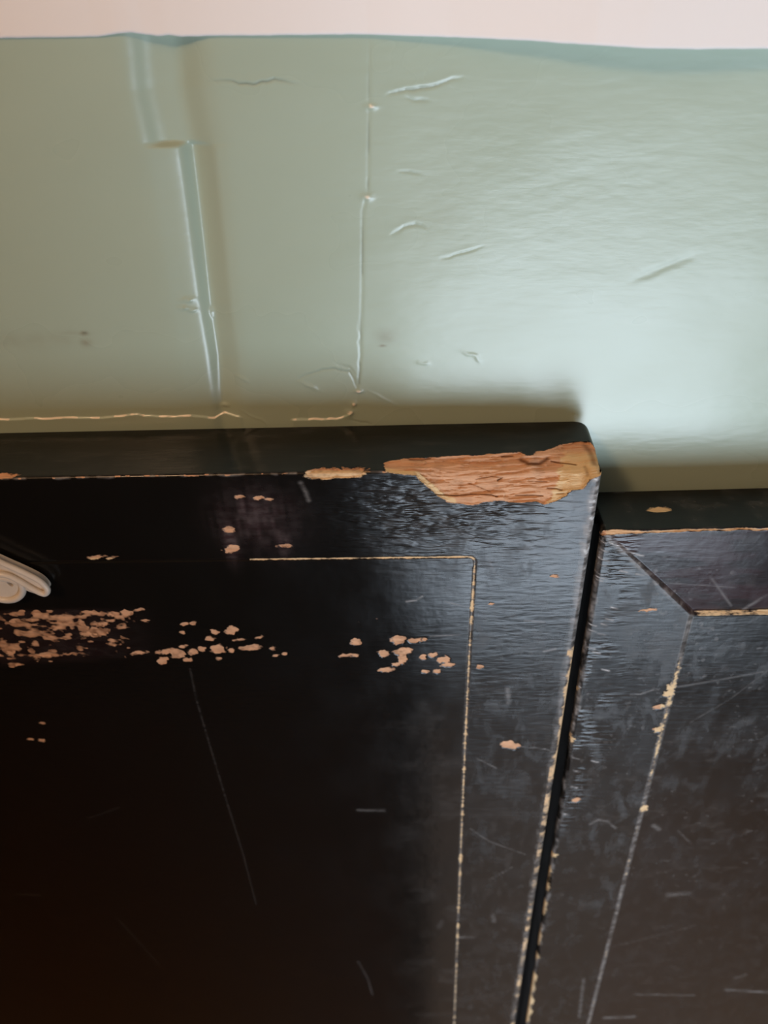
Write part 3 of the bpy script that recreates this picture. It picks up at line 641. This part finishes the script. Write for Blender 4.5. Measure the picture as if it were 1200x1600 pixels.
    for pts, w, v in (([(922, 1288), (935, 1281), (950, 1284), (962, 1294)], 0.9, 0.45), ([(990, 1556), (1040, 1556), (1085, 1556)], 1.0, 0.30), ([(1135, 1548), (1200, 1552), (1260, 1556)], 1.2, 0.50), ([(945, 1592), (990, 1590)], 2.0, 0.40), ([(912, 1530), (905, 1590)], 1.3, 0.28),
                      ([(1010, 910), (1045, 915), (1150, 922)], 0.35, 0.22), ([(1112, 905), (1145, 952)], 0.6, 0.22), ([(1165, 958), (1200, 935)], 0.8, 0.3), ([(1060, 1075), (1120, 1065), (1190, 1052)], 0.6, 0.22), ([(1080, 1130), (1140, 1095), (1200, 1050)], 0.5, 0.15),
                      ([(985, 1085), (1000, 1085), (1020, 1078)], 0.5, 0.45), ([(1045, 1400), (1075, 1398)], 2.2, 0.25), ([(1022, 1292), (1030, 1298)], 1.4, 0.4), ([(860, 1397), (880, 1398)], 0.6, 0.5), ([(1060, 1300), (1080, 1320)], 0.8, 0.15), ([(960, 1480), (1080, 1450)], 1.0, 0.10), ([(1150, 1530), (1165, 1525)], 1.5, 0.3)):
        seg_scuff_glint(P, X, S, A, pts, w, v)
    A['haze'] = np.clip((0.15 + 0.8 * fbm(X / 16, S / 22, 220, 3) + 0.6 * (fbm(X / 5, S / 30, 221, 3) - 0.3)) * (S > -1) * np.where(rail, np.interp(S, [0, 8, 16], [0.6, 0.35, 0.0]), 1) * np.where(X > lx(S), 0.45, 1) * np.interp(S, [0, 200, 400], [1, 0.8, 0.5]), 0, 1.2)
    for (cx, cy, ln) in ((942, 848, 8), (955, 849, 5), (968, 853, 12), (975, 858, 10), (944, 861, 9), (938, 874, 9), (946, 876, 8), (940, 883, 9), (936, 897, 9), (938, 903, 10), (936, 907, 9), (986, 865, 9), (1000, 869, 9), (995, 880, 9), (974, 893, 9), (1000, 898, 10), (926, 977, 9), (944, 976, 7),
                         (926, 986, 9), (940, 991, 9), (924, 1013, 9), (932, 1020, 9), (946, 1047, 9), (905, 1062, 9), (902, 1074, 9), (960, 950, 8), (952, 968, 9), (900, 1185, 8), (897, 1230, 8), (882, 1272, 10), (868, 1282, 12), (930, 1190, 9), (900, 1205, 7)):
        seg_scuff_glint(P, X, S, A, [(cx - ln * 0.6, cy - 1.2), (cx + ln * 0.6, cy + 1.2)], 0.45, 1.0)  # white glints off chipped lacquer edges, painted as short pale strokes
    edge_w = np.exp(-(ex / 14) ** 2)
    A['wrinkle'] = np.clip(0.04 + 0.75 * edge_w * (S > 1) * sstep(0.3, 0.7, vnoise(X / 6, S / 12, 217)) * np.interp(S, [0, 120, 260], [1, 0.8, 0.3]) - 0.02 * rail, 0, 1)
    return D, part

PL = Panel(L_RIGHT - L_W, L_RIGHT, L_TOP, L_FRONT, L_BACK, 0.0, (L_RIGHT - L_W / 2, 0.0))
PL.pivot = (L_RIGHT - L_W / 2, 0.0)
xsL = axis([(PL.x0, -0.325, 0.01), (-0.325, -0.175, 0.0009), (-0.175, -0.06, 0.00042), (-0.06, L_RIGHT, 0.00034)])
T = L_BACK - L_FRONT
ssL = np.concatenate([axis([(-T, -0.018, 0.0012), (-0.018, 0.0, 0.0004)]), axis([(0.0, 0.075, 0.00038), (0.075, 0.16, 0.0005), (0.16, 0.30, 0.0010), (0.30, 0.58, 0.0024), (0.58, L_TOP, 0.08)])[1:]])
build_panel(PL, xsL, ssL, paint_left, +1, ('black lacquered wooden panel with a broken splintered top corner, left of the gap', 'wooden panel'), 'lacquered_panel')

PR = Panel(R_LEFT, R_LEFT + R_W, R_TOP, R_FRONT, R_BACK, R_ROLL, (R_LEFT, R_TOP))
T = R_BACK - R_FRONT
xsR = axis([(PR.x0, 0.165, 0.00042), (0.165, 0.29, 0.0008), (0.29, PR.x1, 0.01)])
ssR = np.concatenate([axis([(-T, 0.0, 0.0006)]), axis([(0.0, 0.06, 0.0004), (0.06, 0.16, 0.0006), (0.16, 0.30, 0.0012), (0.30, 0.56, 0.0025), (0.56, R_TOP, 0.08)])[1:]])
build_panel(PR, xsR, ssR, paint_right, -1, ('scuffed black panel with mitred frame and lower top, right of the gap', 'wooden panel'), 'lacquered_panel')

# ------------------------------------------------------------------ white plastic hook at the left
def tube_mesh(path, rad, seg=10, closed=False):
    path = [np.array(p, float) for p in path]; n = len(path); V = []; Fq = []
    for i, p in enumerate(path):
        a = path[(i - 1) % n] if (closed or i > 0) else p; b = path[(i + 1) % n] if (closed or i < n - 1) else p
        t = _n(b - a); nrm = np.array([0, -1.0, 0]); bi = _n(np.cross(t, nrm)); nn = np.cross(bi, t)
        r = rad[i] if isinstance(rad, (list, tuple)) else rad
        for k in range(seg):
            w = 2 * math.pi * k / seg; V.append(p + r * (math.cos(w) * bi + math.sin(w) * nn))
    m = n if closed else n - 1
    for i in range(m):
        for k in range(seg):
            a = i * seg + k; b = i * seg + (k + 1) % seg; c = ((i + 1) % n) * seg + (k + 1) % seg; d = ((i + 1) % n) * seg + k
            Fq.append((a, b, c, d))
    return np.array(V), np.array(Fq)
def smooth_loop(pts, n=4, closed=True):
    out = []; m = len(pts)
    for i in range(m if closed else m - 1):
        g = lambda j: np.array(pts[j % m] if closed else pts[min(max(j, 0), m - 1)], float)
        p0, p1, p2, p3 = g(i - 1), g(i), g(i + 1), g(i + 2)
        for k in range(n):
            t = k / n; out.append(0.5 * ((2 * p1) + (p2 - p0) * t + (2 * p0 - 5 * p1 + 4 * p2 - p3) * t * t + (3 * p1 - p0 - 3 * p2 + p3) * t ** 3))
    if not closed: out.append(np.array(pts[-1], float))
    return out
def plate(name, outline, hole, y0, y1, parent, off):
    bm = bmesh.new()
    def loop(pts, y): return [bm.verts.new((p[0] - off[0], y - off[1], p[2] - off[2])) for p in pts]
    a, b = loop(outline, y0), loop(outline, y1); n = len(a)
    for i in range(n): bm.faces.new((a[i], a[(i + 1) % n], b[(i + 1) % n], b[i]))
    if hole:
        c, d = loop(hole, y0), loop(hole, y1); m = len(c)
        for i in range(m): bm.faces.new((c[(i + 1) % m], c[i], d[i], d[(i + 1) % m]))
        for o_, h_ in ((a, c), (b, d)):
            es = [bm.edges.get((o_[i], o_[(i + 1) % n])) for i in range(n)] + [bm.edges.get((h_[i], h_[(i + 1) % m])) for i in range(m)]
            bmesh.ops.triangle_fill(bm, use_beauty=True, edges=es)
    else:
        bm.faces.new(a); bm.faces.new(b[::-1])
    bmesh.ops.recalc_face_normals(bm, faces=bm.faces)
    me = bpy.data.meshes.new(name); bm.to_mesh(me); bm.free(); me.materials.append(M_HOOK)
    o = bpy.data.objects.new(name, me); COL.objects.link(o); o.parent = parent; return o
def build_hook():
    HY = L_FRONT - 0.0035
    h = lambda x, y, yy=HY: on_y((x, y), yy)
    off = np.array(h(-30, 915)); off[1] = L_FRONT
    root = empty('plastic_hook', off); tag(root, 'small white plastic hook on the black panel at the left edge of the photo', 'hook')
    out = smooth_loop([h(-130, 812), h(-60, 842), h(0, 871), h(40, 889), h(63, 901), h(74, 911), h(77, 918), h(72, 922.5), h(58, 917), h(34, 903), h(15, 894), h(-10, 890), h(-60, 878), h(-130, 850)], 5)
    plate('tongue', out, None, L_FRONT - 0.0046, L_FRONT - 0.0016, root, off)
    rim = [np.array([p[0], L_FRONT - 0.0056, p[2]]) - off for p in out]
    V, Fq = tube_mesh(rim, 0.0014, 10, True); mesh_from('tongue_rim', V, Fq, M_HOOK, root)
    low = [np.array(h(*p, L_FRONT - 0.0022)) - off for p in [(-130, 860), (-60, 888), (-10, 900), (20, 905), (45, 917), (60, 922), (73, 924)]]
    V, Fq = tube_mesh(smooth_loop(low, 5, False), 0.0019, 10); mesh_from('lower_flange', V, Fq, M_HOOK, root)
    c = np.array(h(2, 914)); rr = 0.0098
    circ = lambda r, ex=1.0, cc=c, ang=0: [np.array([cc[0] + r * ex * math.cos(t) * math.cos(ang) - r * math.sin(t) * math.sin(ang), HY, cc[2] + r * ex * math.cos(t) * math.sin(ang) + r * math.sin(t) * math.cos(ang)]) for t in np.linspace(0, 2 * math.pi, 40, endpoint=False)]
    hole = circ(0.0019, 0.55, np.array(h(15, 912)), math.radians(25))
    plate('eyelet', circ(rr), hole, L_FRONT - 0.0034, L_FRONT, root, off)
    ring = [np.array([p[0], L_FRONT - 0.0034, p[2]]) - off for p in circ(rr - 0.0006)]
    V, Fq = tube_mesh(ring, 0.0016, 10, True); mesh_from('eyelet_rim', V, Fq, M_HOOK, root)
build_hook()
